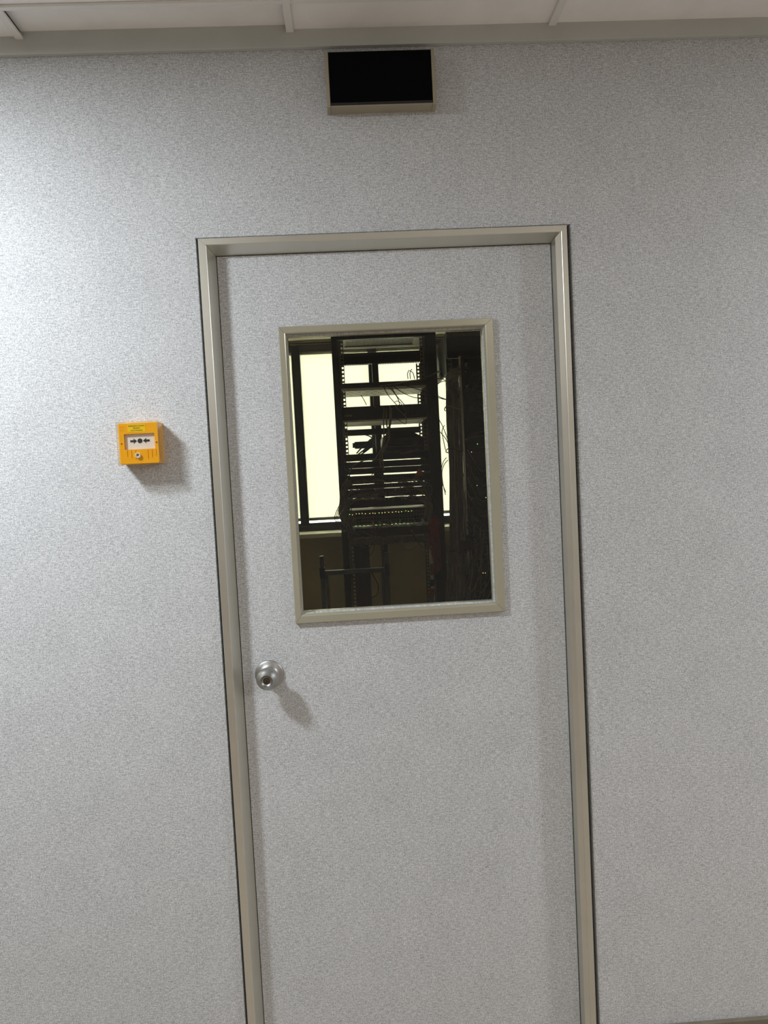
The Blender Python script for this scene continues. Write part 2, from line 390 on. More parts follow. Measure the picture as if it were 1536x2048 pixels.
kl = MB().lathe([(.0062, 0), (.0062, .0045), (.0055, .0055), (.0042, .0055), (.0038, .0030), (.0002, .0028)], ((cx0+cx1)/2-.003, YF, cz0+.0190), 32).build('reset_lock', WHT, cp_, True)
MB().prism([(cx0+.0395, cz0+.0215), (cx0+.0435, cz0+.0215), (cx0+.0415, cz0+.0165)], YF-.0038, YF-.0030).build('lock_keyway', INK, kl)
# clear hinged cover: five thin walls, the bottom lip bowed down
cv = MB(); YC = -.0525; e_ = .0013; X0, X1, Z0, Z1 = cx0-.0022, cx1+.0026, cz0-.0022, cz1+.0028
cv.box((X0, YC, Z0), (X1, YC+e_, Z1), .0004).box((X0, YC+e_, Z0), (X0+e_, -.012, Z1)).box((X1-e_, YC+e_, Z0), (X1, -.012, Z1)).box((X0+e_, YC+e_, Z1-e_), (X1-e_, -.012, Z1))
n = 14
A = [(X0+(X1-X0)*i/n, Z0-.0052*math.sin(PI*i/n)) for i in range(n+1)]
cv.prism(A+[(p[0], p[1]+e_) for p in A[::-1]], YC, -.004)
cv.build('clear_cover', CLEAR, cp_)
# hinge lugs and latch nub at the cover's edge
MB().box((cx0-.0050, -.020, cz1-.016), (cx0-.0022, -.010, cz1-.004), .0008).build('cover_hinge', CLEAR, cp_)
MB().box((mx_-.006, YC-.001, Z0-.0085), (mx_+.004, YC+.006, Z0-.004), .0008).build('cover_latch', CLEAR, cp_)

# ------------------------------------------------------------ black display box above the door
sg = empty('door_display_sign', (.116, 0, 2.39), 'black unlit display box in a beige housing, high on the wall above the door', 'sign')
sx0, sx1, sz0, sz1, yd = .0005, .2325, 2.3320, 2.4480, -.036
MB().box((sx0, yd+.004, sz0), (sx1, 0, sz1)).prism([(sx0, sz0-.0035), (sx1, sz0-.0035), (sx1, sz0+.001), (sx0, sz0+.001)], yd+.001, 0).build('housing', SIGNH, sg)
for a, b in ((sx0-.0085, sx0-.0003), (sx1+.0003, sx1+.0085)):
    MB().box((a, yd-.001, sz0-.0052), (b, 0, sz1+.002), .0016).build('end_cap', SIGNH, sg)
MB().box((sx0, yd, sz0+.0045), (sx1, yd+.004, sz1), .0006).build('display_panel', SIGNB, sg)
MB().box((sx0, yd-.0008, sz0-.001), (sx1, yd+.004, sz0+.0045), .0010).build('panel_lip', BLACKHOLE, sg)
MB().box((sx0-.0092, -.024, sz0+.053), (sx0-.0083, -.021, sz0+.060)).build('side_slot', BLACKHOLE, sg)

# ------------------------------------------------------------ server room shell
YW = 3.80
WX0, WX1, WZ0, WZ1 = -1.45, 1.35, 1.085, 2.47
tag(MB().box((XL, YW, 0), (WX0, 4.0, 2.66)).box((WX1, YW, 0), (XR, 4.0, 2.66)).box((WX0, YW, 0), (WX1, 4.0, WZ0-.035)).box((WX0, YW, WZ1), (WX1, 4.0, 2.66)).build('wall_rear', SRVWALL), kind='structure')
tag(MB().box((-1.6, .10, 0), (-1.5, YW, 2.66)).build('wall_partition', SRVWALL), kind='structure')
tag(MB().box((2.1, .10, 0), (2.2, YW, 2.66)).build('wall_side', SRVWALL), kind='structure')
tag(MB().box((XL, .10, 2.502), (XR, YW, 2.66)).build('ceiling_rear', SRVCEIL), kind='structure')
tag(MB().box((XL-.1, YB-.1, 2.66), (XR+.1, 4.0, 2.72)).build('roof', PAINT), kind='structure')
win = empty('window_1', (0, YW, WZ0), kind='structure')
MB().box((WX0, YW-.26, WZ0-.030), (WX1, YW+.06, WZ0), .003).build('window_sill', SILL, win)
wf = MB()
wf.box((WX0, YW-.002, WZ0+.010), (WX1, YW+.055, WZ0+.062), .004).box((WX0, YW-.002, WZ1-.040), (WX1, YW+.055, WZ1), .004)
mulls = [-1.42, -.359, .2085, .79, 1.32]
wf.box((WX0, YW+.01, WZ0), (WX1, YW+.05, WZ0+.012))
for m_ in mulls: wf.box((m_-.032, YW-.004, WZ0+.04), (m_+.032, YW+.055, WZ1-.01), .004)
wf.build('window_frame', WFRAME, win)
MB().box((WX0, YW+.062, WZ0), (WX1, YW+.067, WZ1)).build('window_pane', WINGLASS, win)
hp = at(609, 940, YW-.01)
hd = MB().box((hp.x-.016, YW-.012, hp.z-.035), (hp.x+.014, YW-.004, hp.z+.085), .003).box((hp.x-.012, YW-.040, hp.z-.09), (hp.x+.010, YW-.030, hp.z+.02), .004).box((hp.x-.008, YW-.032, hp.z-.005), (hp.x+.006, YW-.01, hp.z+.015), .002)
hd.build('window_handle', RACK, win)
tag(MB().box((-1.5, YW-.012, WZ1+.006), (2.1, YW, WZ1+.014), .002).build('trim_3', WFRAME), kind='structure')
bn = ['leftmost cream roller blind, beside the dark mullion with the handle', 'cream roller blind left of the middle rack, with the sky glowing at its top corner', 'cream roller blind behind the middle rack and right of it', 'cream roller blind far right, mostly behind the cables']
zb = 1.182
for i in range(4):
    x0, x1 = mulls[i]+.0325, mulls[i+1]-.0325
    b = empty('roller_blind', ((x0+x1)/2, YW+.03, WZ1), bn[i], 'blind', 'roller blinds on the server room window')
    MB().box((x0, YW+.030, zb), (x1, YW+.0315, WZ1-.04)).build('blind_cloth', BLIND, b)
    MB().cyl((x0, YW+.035, WZ1-.055), (x1, YW+.035, WZ1-.055), .015, 20).build('roller_tube', BLRAIL, b, True)
    MB().box((x0, YW+.024, zb-.020), (x1, YW+.036, zb+.003), .002).build('bottom_rail', BLRAIL, b)
# building outside that cuts across the sky behind the blinds
e1, e2 = at(608, 722, 14), at(648, 708, 14)
sl = (e2.z-e1.z)/(e2.x-e1.x)
nb = MB().prism([(e1.x-1.2, e1.z-1.2*sl), (e2.x+1.2, e2.z+1.2*sl), (e2.x+9, e2.z+1.2*sl), (e2.x+9, -3), (e1.x-9, -3), (e1.x-9, e1.z-1.2*sl)], 14, 20)
# ------------------------------------------------------------ server rack in the middle
RY0, RY1 = 2.45, 2.98
RX0, RX1, RZ = -.068, .522, 2.285
rk = empty('server_rack', ((RX0+RX1)/2, (RY0+RY1)/2, 0), 'tall open black server rack standing in the middle, in front of the blinds', 'server rack')
def post(x0, x1, y0, y1): return MB().box((x0, y0, .03), (x1, y1, RZ), .003)
post(RX0, RX0+.036, RY0, RY0+.04).build('front_post', RACK, rk)
post(RX1-.062, RX1, RY0, RY0+.04).build('front_post', RACK, rk)
post(RX0, RX0+.03, RY1-.04, RY1).build('rear_post', RACK, rk)
post(RX1-.045, RX1, RY1-.04, RY1).build('rear_post', RACK, rk)
MB().box((RX0, RY0, RZ-.032), (RX1, RY0+.04, RZ+.004), .003).build('top_bar', RACK, rk)
MB().box((RX0, RY1-.04, RZ-.100), (RX1, RY1, RZ-.030), .003).build('top_bar', RACK, rk)
MB().box((RX0, RY0, 0), (RX1, RY1, .06), .003).build('plinth', RACK, rk)
for x in (RX0+.005, RX1-.025): MB().box((x, RY0+.04, RZ-.05), (x+.02, RY1-.04, RZ), .002).build('side_beam', RACK, rk)
# perforated 19 inch rails: a strip with square holes
def holed_rail(x0, x1, z0, z1, y, hx0, hx1, pitch, hs):
    b = MB(); z = z0
    b.box((x0, y, z0), (hx0, y+.002, z1)).box((hx1, y, z0), (x1, y+.002, z1))
    while z < z1:
        b.box((hx0, y, z), (hx1, y+.002, min(z+pitch-hs, z1))); z += pitch
    return b
holed_rail(RX0+.036, RX0+.066, .06, RZ-.033, RY0+.012, RX0+.052, RX0+.062, .0222, .0115).build('mounting_rail', RACKG, rk)
holed_rail(RX1-.092, RX1-.062, .06, RZ-.033, RY0+.012, RX1-.088, RX1-.078, .0222, .0115).build('mounting_rail', RACKG, rk)
holed_rail(RX0+.03, RX0+.05, .06, RZ-.115, RY1-.06, RX0+.036, RX0+.044, .0222, .0115).build('mounting_rail', RACKG, rk)
holed_rail(RX1-.075, RX1-.045, .06, RZ-.115, RY1-.06, RX1-.066, RX1-.056, .0222, .0115).build('mounting_rail', RACKG, rk)
# roof with the vent grille
rf = MB().box((RX0+.025, RY0+.04, RZ-.006), (RX1-.025, RY1-.04, RZ)).build('roof_panel', RACKP, rk)
gr = MB()
gx0, gx1, gy0, gy1 = RX0+.085, RX1-.11, RY0+.06, RY1-.16
for i in range(48):
    x = gx0+(gx1-gx0)*i/47; gr.box((x, gy0, RZ-.010), (x+.0035, gy1, RZ-.0062))
gr.box((gx0-.01, gy0-.008, RZ-.012), (gx1+.012, gy0, RZ-.0062)).box((gx0-.01, gy1, RZ-.012), (gx1+.012, gy1+.008, RZ-.0062))
gr.build('vent_grille', RACK, rf)
# rear vertical strut and the comb under the rear top bar
MB().box((.172, RY1-.03, .06), (.212, RY1-.005, RZ-.10), .002).build('rear_strut', RACK, rk)
cmb = MB(); x = RX0+.04
while x < RX1-.05: cmb.box((x, RY1-.035, RZ-.108), (x+.005, RY1-.030, RZ-.098)); x += .0105
cmb.build('perforated_edge', RACK, rk)
MB().box((RX0+.004, RY0+.05, 1.9), (RX0+.02, RY0+.052, 2.2)).build('side_label', STKW, rk)

# equipment in the rack, listed top to bottom
ux0, ux1 = RX0+.040, RX1-.066
def unit(name, cat, label, ztop, zbot, depth, m, ear=True, face_bits=None, leds=None, tray=None, group=None, x0=ux0, x1=ux1, y=RY0):
    t = empty(name, ((x0+x1)/2, y, (ztop+zbot)/2), label, cat, group)
    MB().box((x0+.012, y+.0, zbot+.001), (x1-.012, y+depth, ztop-.001), .0015).build('chassis', m, t)
    MB().box((x0, y-.004, zbot+.0015), (x1, y, ztop-.0015), .001).build('faceplate', m, t)
    if tray: MB().box((x0+.012, y+.004, zbot-.002), (x1-.012, y+depth, zbot+.0008)).build('underside', tray, t)
    if face_bits == 'ports':
        b = MB()
        for r_ in range(2 if ztop-zbot > .035 else 1):
            for k in range(24):
                x = x0+.05+k*(x1-x0-.09)/24; z = zbot+.010+r_*.018
                b.box((x, y-.0052, z), (x+.011, y-.0042, z+.011))
        b.build('port_block', BLACKHOLE, t)
    if face_bits == 'sockets':
        b = MB()
        for k in range(6):
            x = x0+.22+k*.034; b.box((x, y-.006, zbot+.012), (x+.024, y-.004, ztop-.018), .002)
        b.build('socket_block', BLACKHOLE, t)
        MB().box((x0+.012, y-.0046, zbot+.022), (x0+.055, y-.004, zbot+.032)).build('name_label', RACKG, t)
        for k in range(6): MB().lathe([(.0001, 0), (.003, 0), (.003, .002), (.0001, .002)], (x0+.19+k*.042, y-.004, ztop-.008), 8).build('indicator_lens', RACKG, t)
    if leds:
        for (px, py, lm) in leds:
            p = at(px, py, y-.006); MB().box((p.x-.0013, y-.0065, p.z-.0011), (p.x+.0013, y-.0042, p.z+.0011)).build('indicator_light', lm, t)
    return t
unit('rack_switch', 'network switch', 'top rack unit, slim black switch with two green lights, over the pale perforated shelf', 2.010, 1.978, .20, DEVG, leds=[(701, 765, GRNLED), (705, 765, GRNLED)])
sh = empty('rack_shelf', (.22, RY0, 1.97), 'pale perforated metal shelf under the top switch in the middle rack', 'shelf')
shm = MB().box((ux0+.004, RY0, 1.972), (ux1-.004, RY0+.40, 1.9745)).box((ux0+.004, RY0-.002, 1.965), (ux1-.004, RY0, 1.982))
shm.build('shelf_plate', RACKP, sh)
for i in range(9):
    for j in range(4): MB().box((ux0+.03+i*.047+(.02 if j % 2 else 0), RY0+.06+j*.08, 1.9712), (ux0+.048+i*.047+(.02 if j % 2 else 0), RY0+.066+j*.08, 1.9722)).build('slot', BLACKHOLE, sh)
unit('power_distribution_unit', 'power unit', 'deep black power unit with sockets and small lamps, below the pale perforated shelf', 1.877, 1.800, .26, DEV, face_bits='sockets', tray=None)
s2 = empty('rack_shelf', (.22, RY0, 1.795), 'plain grey metal shelf directly under the black power unit', 'shelf')
MB().box((ux0+.004, RY0, 1.793), (ux1-.004, RY0+.44, 1.7955)).box((ux0+.004, RY0-.002, 1.790), (ux1-.004, RY0, 1.799)).build('shelf_plate', RACKP, s2)
t = unit('blanking_panel', 'panel', 'dark grey blank panel at the rear under the plain grey shelf', 1.775, 1.735, .02, DEVG, y=RY1-.09)
# equipment pile on the dark shelf, right half
t = empty('network_device', (.32, RY0+.05, 1.60), 'bulky black device lying on the right half of the rack, below the grey shelf', 'network device')
MB().prism([(.195, 1.615), (.195, 1.700), (.250, 1.735), (.36, 1.728), (.425, 1.690), (.44, 1.655), (.44, 1.615)], RY0+.03, RY0+.33, .004).build('casing', DEV, t)
MB().box((.225, RY0+.022, 1.660), (.40, RY0+.030, 1.690), .002).build('front_grille', DEVG, t)
MB().box((.21, RY0+.024, 1.640), (.42, RY0+.03, 1.643)).build('edge_strip', RACKG, t)
p0, p1 = at(709, 884, RY0+.1), at(745, 896, RY0+.1)
t = empty('power_adapter', (p0.x, RY0+.1, p0.z), 'small black plug adapter jutting left, tangled with the blue cable', 'adapter')
MB().box((p0.x, RY0+.08, p1.z), (p1.x, RY0+.13, p0.z), .003).box((p0.x-.012, RY0+.09, p1.z+.006), (p0.x, RY0+.12, p0.z-.006), .002).build('body', DEV, t)
unit('rack_switch', 'network switch', 'black one-unit switch right below the bulky black device', 1.610, 1.573, .30, DEV)
unit('rack_switch', 'network switch', 'black one-unit switch, second one below the bulky black device', 1.566, 1.530, .32, DEV)
t = unit('rack_server', 'server', 'slim dark grey rack server carrying the orange warning triangle', 1.529, 1.493, .34, DEVG)
q = at(838, 944, RY0-.006)
MB().prism([(q.x-.026, q.z-.022), (q.x+.026, q.z-.022), (q.x, q.z+.022)], RY0-.0055, RY0-.0042).build('warning_triangle', WARN, t)
grp = 'patch panels in the middle rack'
pl = ['patch panel with grey cords, first below the slim grey server', 'patch panel with grey cords, second below the slim grey server', 'patch panel with grey cords, third and lowest, just above the lit switches']
for i, (zt, zb_) in enumerate(((1.486, 1.438), (1.435, 1.409), (1.406, 1.359))):
    unit('patch_panel', 'patch panel', pl[i], zt, zb_, .16, DEVG, face_bits='ports', group=grp)
unit('cable_manager', 'cable manager', 'black cable tray between the lowest patch panel and the lit switches', 1.354, 1.303, .06, DEV)
L1 = [(700+i*6.5+random.uniform(-2, 2), 1029.5-(i*6.5)*.0645+random.uniform(-1, 1), random.choice([YELLED, YELLED, GRNLED])) for i in range(20)]
L2 = [(712+i*8, 1053-(i*8)*.0645+random.uniform(-1, 1), random.choice([YELLED, GRNLED])) for i in range(14)]
unit('rack_switch', 'network switch', 'lit network switch with a row of amber and green lights, upper of the pair', 1.292, 1.246, .28, DEVO, face_bits='ports', leds=L1+[(694, 1022, WHTLED), (857, 1025, WHTLED)])
unit('rack_switch', 'network switch', 'lit network switch with amber lights, lower of the pair', 1.245, 1.203, .28, DEVO, face_bits='ports', leds=L2)
unit('rack_switch', 'network switch', 'black unlit unit under the two lit switches', 1.186, 1.135, .25, DEV)
t = empty('cable_manager', (.2, RY0, 1.105), 'grey comb-toothed cable manager, lowest thing fixed in the rack', 'cable manager')
b = MB().box((ux0, RY0-.05, 1.094), (ux1, RY0-.002, 1.100), .001).box((ux0, RY0-.006, 1.098), (ux1, RY0-.002, 1.128))
b.build('tray', RACKG, t)
b = MB(); x = ux0+.01
while x < ux1-.01: b.box((x, RY0-.052, 1.098), (x+.005, RY0-.048, 1.122)); x += .0165
b.build('comb', RACKG, t)
# dark infill board low inside the rack on the left, and lower shelf
MB().box((RX0+.066, RY0+.12, .35), (RX0+.155, RY0+.135, 1.10)).build('infill_board', mat('dull_violet_board', (.055, .045, .055), .7, 0, .1, 30), rk)

# ------------------------------------------------------------ cables
def cable(pts, r, m, label, group, name='network_cable', cat='cable', sub=4, n=6):
    b = MB().tube(pts, r, n, sub)
    o = b.build(name, m, None, True); return tag(o, label, cat, group)
def pc(lst, Y):
    return [at(p[0], p[1], (p[2] if len(p) > 2 else Y)) for p in lst]
RF = RY0-.03
# black leads fanning from the pale shelf
for i, l in enumerate([[(766, 771), (776, 790), (790, 806), (795, 812)], [(772, 768), (787, 784), (797, 800), (799, 812)], [(780, 768), (792, 790), (806, 806), (812, 814)],
                       [(782, 768), (800, 782), (825, 794), (845, 795), (862, 788)], [(800, 768), (825, 775), (855, 785), (885, 798), (915, 800)]]):
    cable(pc(l, RF), .0022, CAB_K, 'thin black lead fanning out below the pale perforated shelf', 'black leads at the top of the middle rack')
cable(pc([(758, 772), (790, 768), (818, 762), (845, 758), (868, 748), (882, 742), (900, 752)], RF-.01), .003, CAB_G, 'grey lead bundle running right along the top switch', None)
for i, l in enumerate([[(880, 747), (891, 755), (899, 768)], [(872, 758), (885, 758), (897, 766), (905, 775)], [(873, 769), (885, 763), (897, 764), (906, 775)], [(872, 790), (890, 798), (925, 806)]]):
    cable(pc(l, RF-.1), .0022, CAB_K, 'thin black lead crossing the bright gap between the racks, high up', 'black leads across the upper gap')
for i, l in enumerate([[(868, 815), (876, 835), (885, 852), (896, 880)], [(874, 858), (884, 868), (894, 882), (900, 900)], [(889, 850), (884, 862), (886, 876), (891, 900)],
                       [(893, 915), (886, 925), (882, 945), (884, 965), (892, 985)], [(896, 920), (888, 930), (884, 945), (886, 968), (891, 990)]]):
    cable(pc(l, RF-.1), .0022, CAB_K, 'thin black lead looping over the bright gap between the racks, lower down', 'black leads across the lower gap')
# cords hanging from the power unit
for i, l in enumerate([[(768, 815), (767, 845), (768, 865), (764, 895), (752, 915), (745, 922)], [(773, 815), (773, 845), (777, 870), (772, 895), (760, 912), (762, 935)], [(783, 815), (782, 840), (779, 860), (778, 880), (766, 900), (763, 925)],
                       [(779, 812), (780, 840), (776, 860), (768, 885), (764, 905), (768, 940)]]):
    cable(pc(l, RF), .0036, CAB_Y if i % 2 else CAB_G, 'olive grey cord hanging in a bundle from the black power unit', 'cords hanging from the power unit')
for l in [[(790, 812), (803, 825), (812, 835), (811, 848), (800, 842), (793, 836)], [(788, 806), (795, 802), (806, 812), (812, 830)]]:
    cable(pc(l, RF), .0022, CAB_G, 'thin grey loop in front of the black power unit', 'grey loops at the power unit')
for l in [[(713, 907), (722, 897), (735, 886), (742, 880), (745, 878)], [(716, 909), (730, 898), (741, 888), (746, 884)], [(722, 909), (735, 900), (744, 892), (748, 886)], [(726, 905), (738, 893), (744, 882), (741, 879), (728, 892)]]:
    cable(pc(l, RF), .004, CAB_B, 'dark blue cord bunched at the left side below the grey shelf', 'blue cords in the middle rack')
cable(pc([(727, 869), (738, 872), (745, 877)], RF), .003, CAB_K, 'short thick black lead end poking left above the blue cords', None)
cable(pc([(722, 790), (728, 800), (733, 810)], RF), .0022, CAB_K, 'short thin black lead below the shelf at the left pane', None)
for l in [[(816, 758), (815, 748), (818, 740)], [(821, 758), (820, 745), (824, 738)], [(829, 758), (826, 746), (819, 741)]]:
    cable(pc(l, RY0+.1), .0025, CAB_K, 'short black lead standing up on the top switch', 'stubs on the top switch')
cable(pc([(760, 938), (752, 944), (744, 949), (741, 955)], RF), .0022, CAB_R, 'thin dull red lead across the slim grey server', None)
cable(pc([(700, 945), (706, 932), (725, 922), (748, 918), (765, 920)], RF), .003, CAB_G, 'grey lead sweeping left below the switches', None)
cable(pc([(775, 893), (800, 893), (825, 892), (833, 886)], RF), .002, CAB_G, 'thin grey lead along the front of the bulky device', None)
cable(pc([(800, 907), (820, 904), (838, 898)], RF), .002, CAB_G, 'thin grey lead below the bulky device', None)
# patch cords on the panels: arcs from ports to both rack sides
g1 = 'grey patch cords draped over the patch panels'
lb1 = 'grey patch cord draped from the patch panels to the left rail'; lb2 = 'grey patch cord draped from the patch panels to the right post'
for k in range(22):
    row = random.choice([966, 980, 992, 1000]); xp = random.uniform(715, 775)
    side = random.uniform(684, 694)
    l = [(xp, row), (xp-8, row-random.uniform(2, 8)), ((xp+side)/2, row-random.uniform(0, 6)), (side+8, row+random.uniform(2, 10)), (side, row+random.uniform(18, 34)), (side+random.uniform(-2, 8), row+random.uniform(36, 54))]
    cable(pc(l, RF-random.uniform(0, .04)), .0030, CAB_Y if k % 7 == 0 else CAB_G, lb1, g1, sub=3, n=5)
for k in range(20):
    row = random.choice([966, 980, 992, 1000]); xp = random.uniform(775, 830)
    side = random.uniform(852, 864)
    l = [(xp, row), (xp+6, row-random.uniform(2, 8)), ((xp+side)/2, row-random.uniform(0, 7)), (side-5, row+random.uniform(0, 8)), (side, row+random.uniform(14, 30)), (side-random.uniform(0, 8), row+random.uniform(34, 60))]
    cable(pc(l, RF-random.uniform(0, .04)), .0030, CAB_Y if k % 5 == 0 else CAB_G, lb2, 'grey patch cords draped to the right post', sub=3, n=5)
for k in range(8):
    x = 686+k*1.1; y0_ = random.uniform(955, 975)
    l = [(x+10, y0_), (x-2, y0_+14), (x-3+random.uniform(-3, 2), y0_+30), (x+random.uniform(-10, 0), y0_+48), (x-8+random.uniform(-4, 4), y0_+68), (x+6, y0_+88)]
    cable(pc(l, RF-.05), .0030, CAB_G, 'grey patch cord looping outside the left rail of the rack', 'cords looping at the left rail', sub=3, n=5)
for k in range(3):
    l = [(684+k*3, 1004), (677+k*2, 1014+k), (671+k*3, 1028), (670+k*3, 1040), (684, 1056+k*3), (694, 1060)]
    cable(pc(l, RF-.05), .0022, CAB_K if k == 0 else CAB_G, 'thin cord bowed out left over the window sill beside the rack', 'cords bowed over the sill')
for k in range(14):
    x = random.uniform(745, 855); l = [(x, 1046-(x-700)*.06), (x+random.uniform(-4, 4), 1052-(x-700)*.06), (x+random.uniform(-14, 10), 1060-(x-700)*.06)]
    cable(pc(l, RF-.02), .0030, CAB_W, 'short pale cord dropping from the lower lit switch', 'pale cords below the lit switches', sub=3, n=5)
for k in range(5):
    l = [(700+k*2, 1035), (694+k*2, 1048), (697+k*3, 1062), (708+k*3, 1068+k)]
    cable(pc(l, RF-.03), .0042, CAB_K if k % 2 else CAB_G, 'thick cord curling at the left of the lit switches', 'thick cords left of the lit switches')
for l, m_ in [([(722, 1062), (740, 1064), (752, 1068), (748, 1074), (735, 1068), (724, 1064)], CAB_G), ([(726, 1072), (738, 1082), (748, 1076), (756, 1080), (755, 1086)], CAB_G), ([(748, 1085), (740, 1094), (735, 1108), (738, 1113), (745, 1104), (750, 1088)], CAB_K),
              ([(735, 1120), (745, 1148), (756, 1170), (754, 1188), (744, 1195)], CAB_K), ([(720, 1086), (725, 1094), (733, 1094)], CAB_G), ([(824, 1064), (832, 1080), (845, 1093), (862, 1096)], CAB_K), ([(822, 1060), (828, 1068), (834, 1078)], CAB_G),
              ([(803, 1075), (802, 1090), (812, 1100), (826, 1098), (834, 1090)], CAB_G), ([(766, 1075), (765, 1088), (767, 1100)], CAB_G)]:
    cable(pc(l, RF-.04), .0024, m_, 'loose cord hanging in loops below the comb-toothed cable manager', 'loose cords below the rack equipment')
# red cables at the right rack post
for k in range(9):
    x = 862+k*2.0; l = [(x+4, 1028+k*2), (x, 1055), (x+3+random.uniform(-2, 2), 1080), (x+2, 1105), (x+5+random.uniform(-3, 3), 1130), (x+3, 1145)]
    cable(pc(l, RF-.06-.004*(k % 3)), .0042, CAB_R, 'red cable in the bunch hanging down the right post of the middle rack', 'red cables by the right post')
for k in range(3):
    l = [(856+k*3, 1048), (858+k*3, 1070), (856+k*2, 1090), (862+k, 1100)]
    cable(pc(l, RF-.06), .003, CAB_R, 'short dull red cable left of the red bunch', 'short red cables')
# coloured labels strip beside the red cables
t = empty('label_strip', tuple(at(863, 1150, RY0-.02)), 'faded multicoloured strip standing beside the red cables', 'label')
q0, q1 = at(858, 1095, RY0-.02), at(871, 1215, RY0-.02)
MB().box((q0.x, RY0-.02, q1.z), (q1.x, RY0-.012, q0.z), .001).build('strip', RACKP, t)
for za, zb2, m_ in ((1160, 1172, LBLUE), (1178, 1190, CAB_R), (1128, 1150, CAB_Y), (1190, 1205, CAB_Y)):
    a, b2 = at(860, za, RY0-.021), at(869, zb2, RY0-.021); MB().box((a.x, RY0-.0215, b2.z), (b2.x, RY0-.0202, a.z)).build('colour_patch', m_, t)

# ------------------------------------------------------------ second rack, on the right
SY0, SY1 = 2.10, 2.95
rb = empty('server_rack', (1.0, (SY0+SY1)/2, 0), 'tall black server rack on the right, half cut off by the door window', 'server rack')
aL = at(893, 672, SY0); SX0 = aL.x; SX1 = SX0+.80; SZ = 2.20
rl = at(926, 900, SY0+.02).x                        # inner mounting rail
MB().box((SX0, SY0, 0), (SX1, SY1, .05), .003).build('plinth', RACK, rb)
MB().box((SX0-.0, SY0, SZ-.020), (SX1, SY0+.02, SZ+.0), .001).build('top_edge', RACKG, rb)
MB().box((SX0, SY0+.02, SZ-.125), (SX1, SY0+.05, SZ+.01), .003).build('top_panel', RACK, rb)
MB().box((SX0, SY0+.05, SZ-.012), (SX1, SY1, SZ)).build('roof_panel', RACK, rb)
MB().box((SX0-.002, SY0+.05, SZ-.20), (SX0+.012, SY1, SZ+.003), .002).build('side_beam', RACK, rb)
MB().box((SX0-.005, SY0+.3, SZ-.165), (SX0-.001, SY1-.1, SZ-.150), .001).build('side_handle', RACKP, rb)
MB().box((SX1-.05, SY0, .05), (SX1, SY0+.05, SZ), .003).build('front_post', RACK, rb)
MB().box((rl+.006, SY0+.005, .05), (rl+.028, SY0+.06, SZ-.12), .002).build('front_post', RACK, rb)
ar_ = holed_rail(rl-.004, rl+.006, .05, SZ-.12, SY0+.004, rl-.002, rl+.0005, .033, .005); ar_.box((rl+.003, SY0-.004, .9), (rl+.006, SY0+.004, SZ-.12)); ar_.build('mounting_rail', mat('bright_rail_edge', (.8, .78, .68), .25, .8, .1, 60), rb)
bk = at(905, 760, SY1).x
MB().box((bk, SY1-.02, .05), (SX1, SY1, SZ-.01), .002).build('rear_panel', RACK, rb)
holed_rail(at(896, 745, SY1).x, bk, .05, SZ, SY1-.03, at(897, 745, SY1).x, at(900, 745, SY1).x, .030, .018).build('mounting_rail', RACKG, rb)
MB().box((SX0+.004, SY0+.30, .05), (SX0+.012, SY1-.02, .95)).build('side_panel', RACK, rb)
# equipment in the right rack
rux0 = rl+.030; rux1 = SX1-.055
rg = 'dark equipment in the right rack'
zs = [(2.02, 1.93, 'dark unit at the top of the right rack'), (1.90, 1.82, 'dark unit with fanned grey cords, second in the right rack'), (1.79, 1.70, 'dark unit, third from the top of the right rack'), (1.68, 1.60, 'dark unit above the grey ribbon cable in the right rack'),
      (1.57, 1.47, 'dark unit with a green light below the grey ribbon cable, right rack'), (1.45, 1.36, 'dark unit below the green-lit one in the right rack'), (1.33, 1.24, 'dark unit with two pale lights in the right rack'),
      (1.21, 1.12, 'patch unit with upper rows of cords in the right rack'), (1.10, 1.01, 'patch unit with lower rows of cords in the right rack'), (.99, .88, 'lowest visible unit with three green lights in the right rack')]
ledr = {0: [(933, 706, WHTLED), (932, 712, WHTLED)], 2: [(938, 816, WHTLED)], 4: [(955, 888, GRNLED), (943, 904, WHTLED), (944, 915, WHTLED)], 5: [(951, 938, GRNLED)], 6: [(954, 971, GRNLED), (972, 995, YELLED), (977, 995, YELLED)], 9: [(966, 1146, YELLED), (971, 1146, YELLED), (985, 1145, YELLED)]}
for i, (zt, zb_, lab) in enumerate(zs):
    y = SY0+.03
    unit('rack_unit', 'network device', lab, zt, zb_, .4, DEVG if i % 2 else DEV, face_bits='ports' if i in (1, 7, 8, 9) else None, x0=rux0, x1=rux1, y=y, leds=[(a, b2, m_) for a, b2, m_ in ledr.get(i, [])])
for i, zy in enumerate((1077, 1085, 1108, 1118)):
    p = at(965, zy, SY0+.01)
    tag(MB().box((p.x-.03, SY0+.008, p.z-.002), (p.x+.30, SY0+.012, p.z+.002)).build('cable_guide', RACKG), ['grey guide bar in the right rack, topmost of four', 'grey guide bar in the right rack, second of four', 'grey guide bar in the right rack, third of four', 'grey guide bar in the right rack, lowest of four'][i], 'guide bar', 'guide bars in the right rack')
